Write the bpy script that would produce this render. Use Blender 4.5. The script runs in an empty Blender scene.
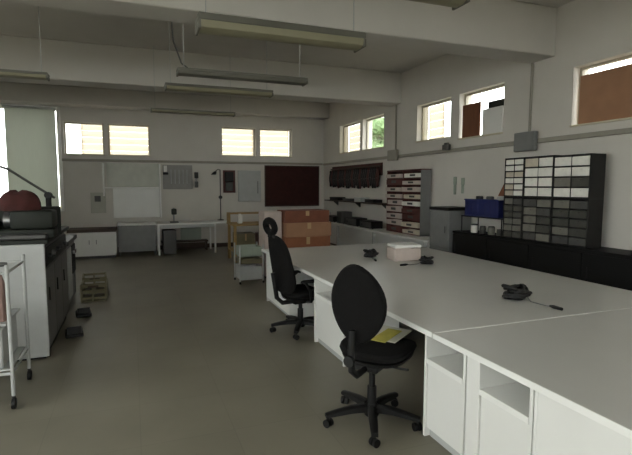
import bpy, bmesh, math, random
from mathutils import Vector, Matrix
random.seed(7)
SC = bpy.context.scene
COL = SC.collection
R = math.radians

# ------------------------------------------------------------------ materials
def lin(c):
    o = []
    for v in c:
        v /= 255.0
        o.append(v/12.92 if v <= 0.04045 else ((v+0.055)/1.055)**2.4)
    return (*o, 1.0)
MATS = {}
def mat(name, rgb, rough=0.6, var=0.06, scale=6.0, metal=0.0, bump=0.0, spec=0.5, stretch=None):
    if name in MATS: return MATS[name]
    m = bpy.data.materials.new(name); m.use_nodes = True
    nt = m.node_tree; b = nt.nodes['Principled BSDF']
    b.inputs['Roughness'].default_value = rough
    b.inputs['Metallic'].default_value = metal
    b.inputs['Specular IOR Level'].default_value = spec
    tc = nt.nodes.new('ShaderNodeTexCoord'); mp = nt.nodes.new('ShaderNodeMapping')
    nt.links.new(tc.outputs['Object'], mp.inputs['Vector'])
    if stretch: mp.inputs['Scale'].default_value = stretch
    n = nt.nodes.new('ShaderNodeTexNoise'); n.inputs['Scale'].default_value = scale
    n.inputs['Detail'].default_value = 4.0
    nt.links.new(mp.outputs['Vector'], n.inputs['Vector'])
    r = nt.nodes.new('ShaderNodeValToRGB')
    c = lin(rgb)
    r.color_ramp.elements[0].position = 0.3; r.color_ramp.elements[1].position = 0.7
    r.color_ramp.elements[0].color = tuple(v*(1-var) for v in c[:3]) + (1,)
    r.color_ramp.elements[1].color = tuple(min(1, v*(1+var)) for v in c[:3]) + (1,)
    nt.links.new(n.outputs['Fac'], r.inputs['Fac'])
    nt.links.new(r.outputs['Color'], b.inputs['Base Color'])
    if bump:
        bp = nt.nodes.new('ShaderNodeBump'); bp.inputs['Strength'].default_value = bump
        bp.inputs['Distance'].default_value = 0.01
        n2 = nt.nodes.new('ShaderNodeTexNoise'); n2.inputs['Scale'].default_value = scale*12
        nt.links.new(tc.outputs['Object'], n2.inputs['Vector'])
        nt.links.new(n2.outputs['Fac'], bp.inputs['Height'])
        nt.links.new(bp.outputs['Normal'], b.inputs['Normal'])
    MATS[name] = m
    return m

def floor_mat():
    m = mat('linoleum floor', (126, 121, 107), 0.42, 0.10, 1.3)
    nt = m.node_tree; b = nt.nodes['Principled BSDF']
    tc = nt.nodes.new('ShaderNodeTexCoord')
    br = nt.nodes.new('ShaderNodeTexBrick')
    br.inputs['Scale'].default_value = 1.0; br.offset = 0.0
    br.inputs['Brick Width'].default_value = 0.6; br.inputs['Row Height'].default_value = 0.6
    br.inputs['Mortar Size'].default_value = 0.0035
    br.inputs['Color1'].default_value = (1, 1, 1, 1); br.inputs['Color2'].default_value = (.95, .95, .94, 1)
    br.inputs['Mortar'].default_value = (.86, .86, .85, 1)
    nt.links.new(tc.outputs['Object'], br.inputs['Vector'])
    mx = nt.nodes.new('ShaderNodeMix'); mx.data_type = 'RGBA'; mx.blend_type = 'MULTIPLY'
    mx.inputs[0].default_value = 1.0
    src = b.inputs['Base Color'].links[0].from_socket
    nt.links.new(src, mx.inputs[6]); nt.links.new(br.outputs['Color'], mx.inputs[7])
    nt.links.new(mx.outputs[2], b.inputs['Base Color'])
    return m

def glass_mat():
    m = bpy.data.materials.new('window glass'); m.use_nodes = True
    nt = m.node_tree; nt.nodes.clear()
    o = nt.nodes.new('ShaderNodeOutputMaterial'); t = nt.nodes.new('ShaderNodeBsdfTransparent')
    g = nt.nodes.new('ShaderNodeBsdfGlossy'); g.inputs['Roughness'].default_value = 0.02
    lw = nt.nodes.new('ShaderNodeLayerWeight'); lw.inputs['Blend'].default_value = 0.5
    pw = nt.nodes.new('ShaderNodeMath'); pw.operation = 'POWER'; pw.inputs[1].default_value = 4.0
    fr = nt.nodes.new('ShaderNodeMath'); fr.operation = 'MULTIPLY_ADD'; fr.inputs[1].default_value = 0.4; fr.inputs[2].default_value = 0.03
    nt.links.new(lw.outputs['Facing'], pw.inputs[0]); nt.links.new(pw.outputs[0], fr.inputs[0])
    mx = nt.nodes.new('ShaderNodeMixShader')
    t.inputs['Color'].default_value = (.95, .97, .96, 1)
    nt.links.new(fr.outputs[0], mx.inputs[0]); nt.links.new(t.outputs[0], mx.inputs[1])
    nt.links.new(g.outputs[0], mx.inputs[2]); nt.links.new(mx.outputs[0], o.inputs[0])
    return m

def cloth_mat(name, rgb, trans):
    """Daylight soaks through it: diffuse plus translucent."""
    m = bpy.data.materials.new(name); m.use_nodes = True
    nt = m.node_tree; nt.nodes.clear()
    o = nt.nodes.new('ShaderNodeOutputMaterial'); d = nt.nodes.new('ShaderNodeBsdfDiffuse')
    t = nt.nodes.new('ShaderNodeBsdfTranslucent'); mx = nt.nodes.new('ShaderNodeMixShader')
    n = nt.nodes.new('ShaderNodeTexNoise'); n.inputs['Scale'].default_value = 9
    r = nt.nodes.new('ShaderNodeValToRGB'); c = lin(rgb)
    r.color_ramp.elements[0].color = tuple(v*.93 for v in c[:3]) + (1,)
    r.color_ramp.elements[1].color = c
    nt.links.new(n.outputs['Fac'], r.inputs['Fac'])
    nt.links.new(r.outputs['Color'], d.inputs['Color']); nt.links.new(r.outputs['Color'], t.inputs['Color'])
    mx.inputs[0].default_value = trans
    nt.links.new(d.outputs[0], mx.inputs[1]); nt.links.new(t.outputs[0], mx.inputs[2])
    nt.links.new(mx.outputs[0], o.inputs[0])
    return m

WALL = mat('painted plaster wall', (208, 204, 196), 0.85, 0.03, 2.0, bump=0.05)
CEIL = mat('painted ceiling', (205, 202, 196), 0.9, 0.03, 2.0, bump=0.05)
FLOOR = floor_mat()
GLASS = glass_mat()
TRIM = mat('grey trunking', (150, 146, 134), 0.5)
FRAME = mat('window frame paint', (176, 170, 154), 0.5)
SILL = mat('cream sill', (205, 197, 172), 0.6)
WHITE = mat('white laminate', (226, 226, 222), 0.38, 0.02, 3)
EDGE = mat('white edge band', (235, 235, 231), 0.35, 0.02, 3)
TOP = mat('desk top laminate', (199, 198, 193), 0.30, 0.03, 2)
BLACK = mat('black fabric', (17, 16, 16), 0.95, 0.2, 40, bump=0.3, spec=.2)
BLACKP = mat('black plastic', (19, 19, 19), 0.5, 0.1, 10, spec=.35)
BLACKW = mat('black board', (12, 12, 12), 0.6, 0.12, 5, spec=.25)
DGREY = mat('dark grey metal', (70, 70, 68), 0.45, 0.1, 8)
MGREY = mat('mid grey metal', (120, 121, 120), 0.5, 0.06, 8)
LGREY = mat('light grey metal', (178, 180, 178), 0.5, 0.05, 6)
CHROME = mat('steel', (150, 150, 150), 0.3, 0.05, 10, metal=0.9)
BEIGE = mat('aged lamp plastic', (142, 138, 114), 0.5, 0.06, 5)
LAMPG = mat('lamp housing', (104, 103, 94), 0.5, 0.06, 5)
MAROON = mat('maroon board', (66, 26, 22), 0.7, 0.15, 6)
REDM = mat('red brown steel', (88, 46, 42), 0.6, 0.12, 8)
PINKW = mat('pale tray plastic', (190, 176, 168), 0.5, 0.06, 8)
CARD = mat('brown cardboard', (160, 120, 92), 0.85, 0.08, 5)
DCARD = mat('dark wood board', (112, 68, 42), 0.7, 0.15, 6, stretch=(1, 6, .6))
ORANGE = mat('orange brown cardboard', (144, 92, 64), 0.8, 0.1, 5)
DORANGE = mat('dark orange wood', (116, 68, 48), 0.7, 0.14, 6)
TAN = mat('tan cardboard', (158, 118, 90), 0.85, 0.07, 5)
OAK = mat('yellow wood', (160, 132, 82), 0.6, 0.12, 4, stretch=(.6, 6, 6))
OLIVE = mat('olive plastic', (116, 110, 84), 0.6, 0.12, 8)
BLUE = mat('blue plastic', (20, 30, 84), 0.45, 0.1, 8)
GREENB = mat('dark green machine paint', (31, 35, 29), 0.6, 0.1, 8, spec=.3)
REDC = mat('dark red cloth', (64, 25, 22), 0.85, 0.2, 12)
PINK = mat('pink plastic', (150, 122, 115), 0.7, 0.12, 8)
PALEGREEN = mat('pale green board', (150, 160, 146), 0.6, 0.05, 4)
YELLOW = mat('yellow paper', (206, 196, 92), 0.7, 0.12, 14)
PAPER = mat('white paper', (228, 226, 214), 0.8, 0.03, 10)
BROWN = mat('dark brown wood', (62, 46, 34), 0.6, 0.15, 5)
CLEARD = mat('smoky drawer plastic', (66, 66, 61), 0.35, 0.15, 12)
WHITED = mat('white drawer plastic', (232, 230, 222), 0.4, 0.06, 12)
CREAMD = mat('cream drawer plastic', (196, 186, 168), 0.4, 0.08, 12)
MIDD = mat('dull drawer plastic', (112, 110, 102), 0.4, 0.12, 12)
SHUT = cloth_mat('cream shutter', (236, 224, 204), 0.35)
BLIND = cloth_mat('grey green blind', (200, 203, 195), 0.36)
LEAF = mat('leaf', (96, 120, 78), 0.7, 0.3, 3)
BARK = mat('bark', (90, 74, 58), 0.9, 0.2, 8)
GROUND = mat('yard ground', (120, 116, 104), 0.9, 0.1, 1)

# ------------------------------------------------------------------ mesh builder
class MB:
    def __init__(s): s.bm = bmesh.new()
    def box(s, x0, x1, y0, y1, z0, z1, bev=0.0, rz=0.0, seg=1):
        c = Vector(((x0+x1)/2, (y0+y1)/2, (z0+z1)/2))
        M = Matrix.Translation(c) @ Matrix.Rotation(rz, 4, 'Z') @ Matrix.Diagonal((x1-x0, y1-y0, z1-z0, 1))
        v = bmesh.ops.create_cube(s.bm, size=1, matrix=M)['verts']
        if bev:
            e = list({e for q in v for e in q.link_edges})
            bmesh.ops.bevel(s.bm, geom=e, offset=bev, segments=seg, affect='EDGES', profile=0.5)
        return s
    def obox(s, M, sx, sy, sz, bev=0.0):
        v = bmesh.ops.create_cube(s.bm, size=1, matrix=M @ Matrix.Diagonal((sx, sy, sz, 1)))['verts']
        if bev:
            e = list({e for q in v for e in q.link_edges})
            bmesh.ops.bevel(s.bm, geom=e, offset=bev, segments=1, affect='EDGES')
        return s
    def cyl(s, p0, p1, r0, r1=None, seg=14):
        p0 = Vector(p0); p1 = Vector(p1); d = p1-p0
        q = d.to_track_quat('Z', 'Y').to_matrix().to_4x4()
        M = Matrix.Translation((p0+p1)/2) @ q
        bmesh.ops.create_cone(s.bm, cap_ends=True, segments=seg, radius1=r0,
                              radius2=r0 if r1 is None else r1, depth=d.length, matrix=M)
        return s
    def ring_loft(s, rings, caps=True):
        vs = [[s.bm.verts.new(p) for p in r] for r in rings]
        n = len(vs[0])
        for a, b in zip(vs, vs[1:]):
            for i in range(n):
                s.bm.faces.new((a[i], a[(i+1) % n], b[(i+1) % n], b[i]))
        if caps:
            s.bm.faces.new(list(reversed(vs[0]))); s.bm.faces.new(vs[-1])
        return s
    def tube(s, pts, r, seg=8, closed=False):
        P = [Vector(p) for p in pts]; n = len(P); rings = []
        up = None
        for i, p in enumerate(P):
            a = P[(i-1) % n] if closed else P[max(i-1, 0)]
            b = P[(i+1) % n] if closed else P[min(i+1, n-1)]
            t = (b-a).normalized()
            if up is None:
                up = t.orthogonal().normalized()
            up = (up - t*up.dot(t)).normalized()
            w = t.cross(up)
            rr = r[i] if isinstance(r, (list, tuple)) else r
            rings.append([p + (up*math.cos(k*2*math.pi/seg) + w*math.sin(k*2*math.pi/seg))*rr for k in range(seg)])
        if closed: rings.append(rings[0])
        if closed:
            vs = [[s.bm.verts.new(q) for q in rg] for rg in rings[:-1]]
            for i in range(n):
                a, b = vs[i], vs[(i+1) % n]
                for k in range(seg):
                    s.bm.faces.new((a[k], a[(k+1) % seg], b[(k+1) % seg], b[k]))
        else:
            s.ring_loft(rings)
        return s
    def lathe(s, prof, c=(0, 0, 0), seg=20):
        c = Vector(c)
        return s.ring_loft([[c + Vector((r*math.cos(k*2*math.pi/seg), r*math.sin(k*2*math.pi/seg), z)) for k in range(seg)]
                            for r, z in prof])
    def ell(s, c, rx, ry, rz, seg=16):
        M = Matrix.Translation(Vector(c)) @ Matrix.Diagonal((rx, ry, rz, 1))
        bmesh.ops.create_uvsphere(s.bm, u_segments=seg, v_segments=max(8, seg//2), radius=1, matrix=M)
        return s
    def prism(s, poly, f0, f1):
        return s.ring_loft([[f0(*p) for p in poly], [f1(*p) for p in poly]])
    def build(s, name, m, parent=None, smooth=True, kind=None, loc=None):
        bmesh.ops.recalc_face_normals(s.bm, faces=s.bm.faces[:])
        me = bpy.data.meshes.new(name); s.bm.to_mesh(me); s.bm.free()
        if smooth:
            me.shade_smooth()
            me.set_sharp_from_angle(angle=R(38))
        me.materials.append(m)
        o = bpy.data.objects.new(name, me); COL.objects.link(o)
        if parent: o.parent = parent
        if kind: o['kind'] = kind
        if loc: o.location = loc
        return o

def tag(o, label, cat, group=None, kind=None):
    o['label'] = label; o['category'] = cat
    if group: o['group'] = group
    if kind: o['kind'] = kind
    return o
def thing(name, label, cat, loc=(0, 0, 0), rz=0.0, group=None):
    o = bpy.data.objects.new(name, None); COL.objects.link(o)
    o.empty_display_size = 0.1
    o.location = loc; o.rotation_euler = (0, 0, rz)
    return tag(o, label, cat, group)
def solo(mb, name, m, label, cat, loc=None, rz=0.0, group=None):
    o = mb.build(name, m, loc=loc); o.rotation_euler = (0, 0, rz)
    return tag(o, label, cat, group)
def bx(name, m, parent, *a, bev=0.003, **k):
    return MB().box(*a, bev=bev, **k).build(name, m, parent)
def copy_tree(o, parent=None):
    c = o.copy(); COL.objects.link(c)
    if parent: c.parent = parent
    for ch in list(o.children): copy_tree(ch, c)
    return c

# ------------------------------------------------------------------ the setting
XL, XR, YF, YB, ZC = -3.2, 5.2, -3.0, 12.5, 3.93
TH = 0.26
def cells(u0, u1, z0, z1, openings, put):
    us = sorted({u0, u1, *[v for o in openings for v in o[:2]]})
    for a, b in zip(us, us[1:]):
        ops = sorted([o for o in openings if o[0] <= a+1e-6 and o[1] >= b-1e-6], key=lambda o: o[2])
        z = z0
        for o in ops:
            if o[2] > z: put(a, b, z, o[2])
            z = o[3]
        if z < z1: put(a, b, z, z1)

MB().box(XL-TH, XR+TH, YF-TH, YB+TH, -0.2, 0).build('floor', FLOOR, kind='structure')
MB().box(XL-TH, XR+TH, YF-TH, YB+TH, ZC, ZC+0.25).build('ceiling', CEIL, kind='structure')

WB = [(-2.95, -1.62, 1.10, 3.46), (-1.50, -0.62, 2.39, 3.17), (-0.53, 0.45, 2.39, 3.17),
      (2.26, 3.19, 2.44, 3.21), (3.31, 4.23, 2.44, 3.21)]
WR = [(10.22, 11.40, 2.48, 3.22), (9.08, 10.09, 2.48, 3.22), (6.80, 7.82, 2.48, 3.18), (5.57, 6.58, 2.42, 3.18),
      (3.30, 4.42, 2.38, 3.12), (2.05, 3.15, 2.38, 3.12)]
WL = [(-1.2, 1.9, .5, 3.25), (2.3, 4.0, 1.0, 3.1), (5.6, 7.8, 2.4, 3.2)]  # unseen windows sized for light; near ones inferred from lit cabinets, far one added
WF = [(-2.4, -0.2, 1.1, 3.2), (0.6, 2.8, 1.1, 3.2)]  # unseen windows added behind the camera to light surfaces facing it
def wall(name, horizontal, a, b, ops):
    w = MB()
    if horizontal: cells(XL-TH, XR+TH, 0, ZC, ops, lambda u, v, z, t: w.box(u, v, a, b, z, t))
    else: cells(YF, YB, 0, ZC, ops, lambda u, v, z, t: w.box(a, b, u, v, z, t))
    return w.build(name, WALL, kind='structure', smooth=False)
wall('wall_back', True, YB, YB+TH, WB)
wall('wall_front', True, YF-TH, YF, WF)
wall('wall_right', False, XR, XR+TH, WR)
wall('wall_left', False, XL-TH, XL, WL)

# windows: frame, mullion bar, glass
wn = [0]
def window(horizontal, base, inward, o, bars=0):
    """base = inner wall face, inward = -1 or +1 towards the room."""
    wn[0] += 1
    u0, u1, z0, z1 = o
    p = base - inward*0.13
    f = MB(); t = 0.035; d = 0.025
    def q(mb, a, b, c, e, dd=d, off=0):
        if horizontal: mb.box(a, b, p-dd+off, p+dd+off, c, e, bev=0.003)
        else: mb.box(p-dd+off, p+dd+off, a, b, c, e, bev=0.003)
    q(f, u0, u0+t, z0, z1); q(f, u1-t, u1, z0, z1); q(f, u0+t, u1-t, z0, z0+t); q(f, u0+t, u1-t, z1-t, z1)
    for i in range(bars):
        x = u0 + (u1-u0)*(i+1)/(bars+1); q(f, x-.015, x+.015, z0+t, z1-t, .018)
    w = f.build('window_%d' % wn[0], FRAME, kind='structure')
    g = MB(); q(g, u0+t-.004, u1-t+.004, z0+t-.004, z1-t+.004, 0.003); g.build('pane', GLASS, w)
    s = MB()
    if horizontal:
        s.box(u0+.002, u1-.002, min(base+inward*.03, p), max(base+inward*.03, p), z0+.001, z0+.022, bev=.003)
    else:
        s.box(min(base+inward*.03, p), max(base+inward*.03, p), u0+.002, u1-.002, z0+.001, z0+.022, bev=.003)
    s.build('sill', SILL, w)
    return w
for k, o in enumerate(WB): window(True, YB, -1, o, bars=0)
for o in WR: window(False, XR, -1, o)
for o in WL: window(False, XL, 1, o, bars=1)
for o in WF: window(True, YF, 1, o, bars=1)

# beams
for y0, y1 in ((0.95, 1.35), (4.70, 5.10), (8.40, 8.80), (12.1, 12.495)):
    z0 = 3.32 if y1 < 12 else 3.52
    MB().box(XL+.002, XR-.002, y0, y1, z0, ZC-.001, bev=.012).build('ceiling_beam', CEIL, kind='structure')
# cable trunking at window-sill height, on the back and right walls
MB().box(-1.60, XR-.05, YB-.05, YB-.001, 2.235, 2.295, bev=.006).build('trim_1', TRIM, kind='structure')
MB().box(XR-.05, XR-.001, YF+.01, YB-.06, 2.225, 2.285, bev=.006).build('trim_2', TRIM, kind='structure')
MB().box(XL+.01, XR-.01, YB-.022, YB-.001, 0, .11, bev=.003).build('baseboard_back', BROWN, kind='structure')
MB().box(XR-.022, XR-.001, YF+.01, YB-.03, 0, .11, bev=.003).build('baseboard_right', BROWN, kind='structure')
MB().box(XL+.001, XL+.022, YF+.01, YB-.03, 0, .11, bev=.003).build('baseboard_left', BROWN, kind='structure')

# outside
g = MB()
for a in ((-30, XL-TH-.01, -20, 40), (XR+TH+.01, 40, -20, 40), (XL-TH-.01, XR+TH+.01, YB+TH+.01, 40), (XL-TH-.01, XR+TH+.01, -20, YF-TH-.01)):
    g.box(*a, -.5, -.25)
g.build('ground', GROUND, kind='structure')

# exterior louvred shutters (cream, four wide slats)
def shutter(horizontal, base, u0, u1, z0, z1, label):
    s = MB(); n = 5; h = (z1-z0)/n
    for i in range(n):
        a, b = z0+i*h, z0+(i+1)*h-.006
        prof = [(base+.016, a), (base+.024, (a+b)/2), (base+.016, b)]
        P = [[s.bm.verts.new((u, y, z) if horizontal else (y, u, z)) for y, z in prof] for u in (u0, u1)]
        for q in (0, 1): s.bm.faces.new((P[0][q], P[0][q+1], P[1][q+1], P[1][q]))
    o = s.build('window_shutter', SHUT, smooth=False)
    r = MB()
    for u in (u0+.02, u1-.02):
        if horizontal: r.box(u-.012, u+.012, base+.030, base+.042, z0, z1)
        else: r.box(base+.030, base+.042, u-.012, u+.012, z0, z1)
    r.build('stile', SHUT, o)
    return tag(o, label, 'shutter', 'cream shutters outside the high windows', kind='thing')
shutter(True, YB+TH, -0.53, 0.45, 2.36, 3.17, 'cream slatted shutter outside the back-wall window above the white wall shelf')
shutter(True, YB+TH, 2.26, 3.19, 2.40, 3.21, 'cream slatted shutter on the back-wall window left of the one over the maroon board')
shutter(True, YB+TH, 3.31, 4.23, 2.40, 3.21, 'cream slatted shutter on the back-wall window over the maroon board')
shutter(True, YB+TH, -1.15, -0.62, 2.36, 3.17, 'narrow cream slatted shutter on the window beside the tall blind')
shutter(False, XR+TH, 10.22, 11.40, 2.44, 3.22, 'cream slatted shutter on the right-wall window nearest the back corner')
shutter(False, XR+TH, 7.36, 7.82, 2.44, 3.18, 'half-width cream slatted shutter on the right-wall window above the red tray rack')

# tree outside the right wall
t = thing('tree', 'green tree seen through the glass of the right-wall window beside the back corner', 'tree', (12.6, 22.6, -.25))
MB().tube([(0, 0, 0), (.08, .05, 1.6), (0, .1, 3.2), (.1, 0, 4.4)], [.2, .16, .12, .05], 10).build('trunk', BARK, t)
cr = MB()
for k in range(26):
    a = random.uniform(0, 6.28); rr = random.uniform(0, 1.15); z = random.uniform(3.1, 5.0)
    v0 = len(cr.bm.verts)
    M = Matrix.Translation((rr*math.cos(a), rr*math.sin(a), z)) @ Matrix.Rotation(a, 4, 'X') @ Matrix.Diagonal((.5, .5, .4, 1))
    vs = bmesh.ops.create_icosphere(cr.bm, subdivisions=3, radius=1, matrix=M)['verts']
    for v in vs:
        v.co += Vector((random.uniform(-1, 1), random.uniform(-1, 1), random.uniform(-1, 1)))*.09
cr.build('crown', LEAF, t, smooth=False)

# roller blind inside the tall window
b = thing('roller_blind', 'tall grey-green roller blind drawn down over the left window', 'blind', (-2.12, YB-.05, 1.12))
s = MB()
rings = []
for i in range(13):
    x = -.57 + i*1.035/12; dy = .006*math.sin(i*1.1)
    rings.append([Vector((x, dy-.001, .02)), Vector((x, dy-.001, 2.30)), Vector((x, dy+.001, 2.30)), Vector((x, dy+.001, .02))])
s.ring_loft(rings).build('fabric', BLIND, b)
MB().cyl((-.60, 0, 2.325), (.47, 0, 2.325), .026).build('roller', LGREY, b)
MB().cyl((-.575, 0, .012), (.467, 0, .012), .011).build('bottom_bar', LGREY, b)
# white casing on the wall round the tall window
c = MB()
c.box(-1.615, -1.555, YB-.06, YB-.001, 1.04, 3.51, bev=.006)
c.box(-3.02, -1.6151, YB-.04, YB-.001, 3.47, 3.51, bev=.004)
c.box(-3.02, -1.6151, YB-.16, YB-.001, 1.04, 1.095, bev=.006)
c.build('trim_3', EDGE, kind='structure')

# ------------------------------------------------------------------ ceiling lights
def light(x0, y, z, label, cord=False, L=1.4, m=BEIGE, h=.09, w=.16):
    t = thing('pendant_light', label, 'ceiling light', (x0+L/2, y, z), 0, 'unlit fluorescent lights under the ceiling')
    n = 10
    prof = [(-.5*w, .55*h), (-.42*w, .15*h), (-.2*w, 0), (.2*w, 0), (.42*w, .15*h), (.5*w, .55*h)]
    MB().ring_loft([[Vector((x, a, zz)) for a, zz in prof] for x in (-L/2+.02, L/2-.02)]).build('diffuser', m, t)
    MB().box(-L/2, L/2, -.5*w, .5*w, .56*h, h, bev=.006).build('housing', LAMPG, t)
    for e in (-1, 1):
        MB().box(min(e*L/2, e*(L/2-.02)), max(e*L/2, e*(L/2-.02)), -.52*w, .52*w, 0, .555*h, bev=.004).build('end_cap', LAMPG, t)
        top = ZC-z if not (y+.1 > 8.4 and y < 8.8 or 4.7 < y < 5.1) else 3.32-z
        MB().cyl((e*.45*L, 0, h), (e*.45*L, 0, top), .005, seg=6).build('suspension_wire', LGREY, t)
    if cord:
        MB().tube([(-.45*L-.09, .02, ZC-z), (-.45*L-.13, .02, .75), (-.45*L-.1, .02, .35), (-.45*L-.02, .02, .13), (-.4*L, .02, h)], .008, 6).build('power_cord', DGREY, t)
    return t
light(0.70, 2.66, 2.84, 'fluorescent light of which only a sliver shows at the top edge of the picture')
light(0.50, 3.74, 2.825, 'broad beige fluorescent light in front of the nearer ceiling beam', h=.12, w=.2)
light(0.48, 5.22, 2.82, 'slim grey fluorescent light with a drooping power cord, behind the nearer beam', cord=True, L=1.46, m=LAMPG, h=.07)
light(0.42, 6.22, 2.85, 'dull beige fluorescent light between the two ceiling beams', h=.08)
light(0.32, 8.2, 2.86, 'farthest slim fluorescent light, near the back windows', h=.06)
light(-2.25, 6.05, 2.84, 'fluorescent light at the left edge above the workshop machine', h=.07)

# conduit and junction boxes on the right wall
def jbox(y, z, w, h, ztop, label, m):
    t = thing('junction_box', label, 'electrical box', (XR-.052, y, z))
    MB().box(-.07, 0, -w/2, w/2, -h/2, h/2, bev=.008).build('box', m, t)
    MB().box(-.078, -.0705, -w/2+.02, w/2-.02, -h/2+.02, h/2-.02, bev=.003).build('lid', m, t)
    MB().cyl((.03, 0, h/2), (.03, 0, ztop-z), .018, seg=10).build('conduit_pipe', TRIM, t)
jbox(5.05, 2.255, .36, .26, 3.315, 'grey junction box with a pipe on the right wall above the drawer rack', MGREY)
jbox(8.55, 2.28, .34, .22, 3.315, 'beige junction box with a pipe on the right wall near the red tray rack', TRIM)
s = MB().box(XR-.11, XR-.052, 6.70, 6.88, 2.26, 2.36, bev=.012).box(XR-.10, XR-.06, 6.74, 6.84, 2.36, 2.39, bev=.008)
solo(s, 'alarm_sounder', DGREY, 'small dark box fixed to the wall strip below the half-shuttered window', 'wall box')

# ------------------------------------------------------------------ long white island desk
DX0, DX1 = 1.70, 4.00
def worktop(y0, y1, label):
    t = thing('worktop', label, 'worktop', ((DX0+DX1)/2, (y0+y1)/2, .717), 0, 'white worktops of the island')
    w = (DX1-DX0)/2; h = (y1-y0)/2
    MB().box(-w+.004, w, -h, h, .004, .033, bev=.003).build('top_board', TOP, t)
    MB().box(-w-.002, -w+.0035, -h, h, .0, .034, bev=.0015).build('edge_band', EDGE, t)
    return t
NEAR = worktop(.45, 2.336, 'near white worktop at the right edge, on closed white cabinets')
MB().box(-1.145, 1.15, .938, .9435, .010, .0345, bev=.001).build('joint_strip', EDGE, NEAR)
worktop(2.345, 6.38, 'long white worktop stretching behind the office chairs')

# under-desk units (front faces the aisle, -X)
def unit(y0, y1, label, kind, depth=.58, fill=.022):
    W = y1-y0
    t = thing('under_desk_cabinet', label, 'cabinet', (1.76, y0, 0), 0, 'white cabinets under the island worktop')
    p = .022; H = .714
    MB().box(0, depth, .001, p, .0, H, bev=.002).build('side_panel', WHITE, t)
    MB().box(0, depth, W-fill, W-.001, .0, H, bev=.003).build('side_panel', WHITE, t)
    W0 = W; W = W-fill+p
    MB().box(depth-.016, depth, p+.001, W-p-.001, .06, H, bev=.001).build('back_panel', WHITE, t)
    MB().box(.02, depth-.018, p+.001, W-p-.001, .06, .08, bev=.001).build('bottom_panel', WHITE, t)
    MB().box(.04, .055, p+.001, W-p-.001, 0, .058, bev=.001).build('plinth', LGREY, t)
    if kind == 'niche':
        MB().box(.0, depth-.018, p+.001, W-p-.001, .50, .535, bev=.002).build('shelf', EDGE, t)
        MB().box(.012, .030, p+.004, W-p-.004, .085, .495, bev=.002).build('door', WHITE, t)
        MB().box(.02, depth-.018, p+.001, W-p-.001, H-.02, H, bev=.001).build('top_panel', WHITE, t)
    else:
        n = 1 if W < 1.2 else 2
        MB().box(.02, depth-.018, p+.001, W-p-.001, H-.02, H, bev=.001).build('top_panel', WHITE, t)
        d0 = p+.002; step = (W-2*p-.004)/n
        for i in range(n):
            MB().box(-.004, .016, d0+i*step+.001, d0+(i+1)*step-.001, .065, .69, bev=.002).build('door', WHITE, t)
    return t
unit(2.105, 2.505, 'white cabinet with an open top niche beside the chair holding papers', 'niche')
unit(1.625, 2.095, 'white cabinet with an open top niche, second from the near chair', 'niche', fill=.105)
unit(.48, 1.620, 'white cabinet with a broad plain front at the near right corner', 'plain')
unit(3.74, 4.48, 'white cabinet between the two office chairs', 'niche')
unit(5.30, 6.35, 'white double cabinet at the far end of the island, behind the tall chair', 'plain')
# far-side legs and rail of the island
for k, (y, lab) in enumerate(((.62, 'white trestle under the near right end of the island'), (2.9, 'white trestle frame under the island behind the near chair'), (4.9, 'white trestle frame under the island behind the tall chair'), (6.1, 'white trestle frame under the far end of the island'))):
    t = thing('desk_trestle', lab, 'desk frame', (3.2, y, 0), 0, 'white trestles under the island')
    for dx in (-.62, .6):
        MB().box(dx-.025, dx+.025, -.025, .025, 0, .655, bev=.003).build('leg', WHITE, t)
    MB().box(-.8, .7, -.024, .024, .656, .715, bev=.003).build('top_rail', WHITE, t)
    MB().box(-.594, .574, -.015, .015, .16, .21, bev=.003).build('foot_rail', EDGE, t)
# ------------------------------------------------------------------ office chairs (local +Y is forward)
def swivel_base(t, rot, gt=.385, colm=BLACKP):
    MB().lathe([(.05, .055), (.055, .07), (.05, .12), (.035, .14)], seg=18).build('hub', colm, t)
    MB().cyl((0, 0, .141), (0, 0, .26), .032, seg=16).cyl((0, 0, .2601), (0, 0, gt), .022, seg=16).build('gas_column', colm, t)
    for k in range(5):
        a = rot + k*2*math.pi/5
        c, s_ = math.cos(a), math.sin(a)
        rings = []
        for r, z, w, h in ((.045, .105, .030, .034), (.15, .105, .029, .028), (.26, .092, .026, .022), (.335, .082, .022, .016)):
            ctr = Vector((c*r, s_*r, z)); side = Vector((-s_, c, 0)); up = Vector((0, 0, 1))
            rings.append([ctr+side*w-up*h*.6, ctr+side*w+up*h*.6, ctr+side*w*.5+up*h, ctr-side*w*.5+up*h, ctr-side*w+up*h*.6, ctr-side*w-up*h*.6])
        leg = MB().ring_loft(rings).build('leg', colm, t)
        ca = MB(); ctr = Vector((c*.315, s_*.315, .029)); side = Vector((-s_*.6+c*.8, c*.6+s_*.8, 0)).normalized()
        for e in (-1, 1):
            ca.cyl(ctr+side*e*.008, ctr+side*e*.026, .028, seg=14)
        ca.cyl(ctr+Vector((0, 0, .0)), ctr+Vector((0, 0, .048)), .0085, seg=8)
        ca.build('caster', BLACKP, leg)
def rr_ring(w, d, z, y0=0.0, e=3.2, n=32, dz=None):
    o = []
    for k in range(n):
        a = k*2*math.pi/n; c, s_ = math.cos(a), math.sin(a)
        x = w*math.copysign(abs(c)**(2/e), c); y = d*math.copysign(abs(s_)**(2/e), s_)
        o.append(Vector((x, y+y0, z + (dz(x, y) if dz else 0))))
    return o
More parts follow.
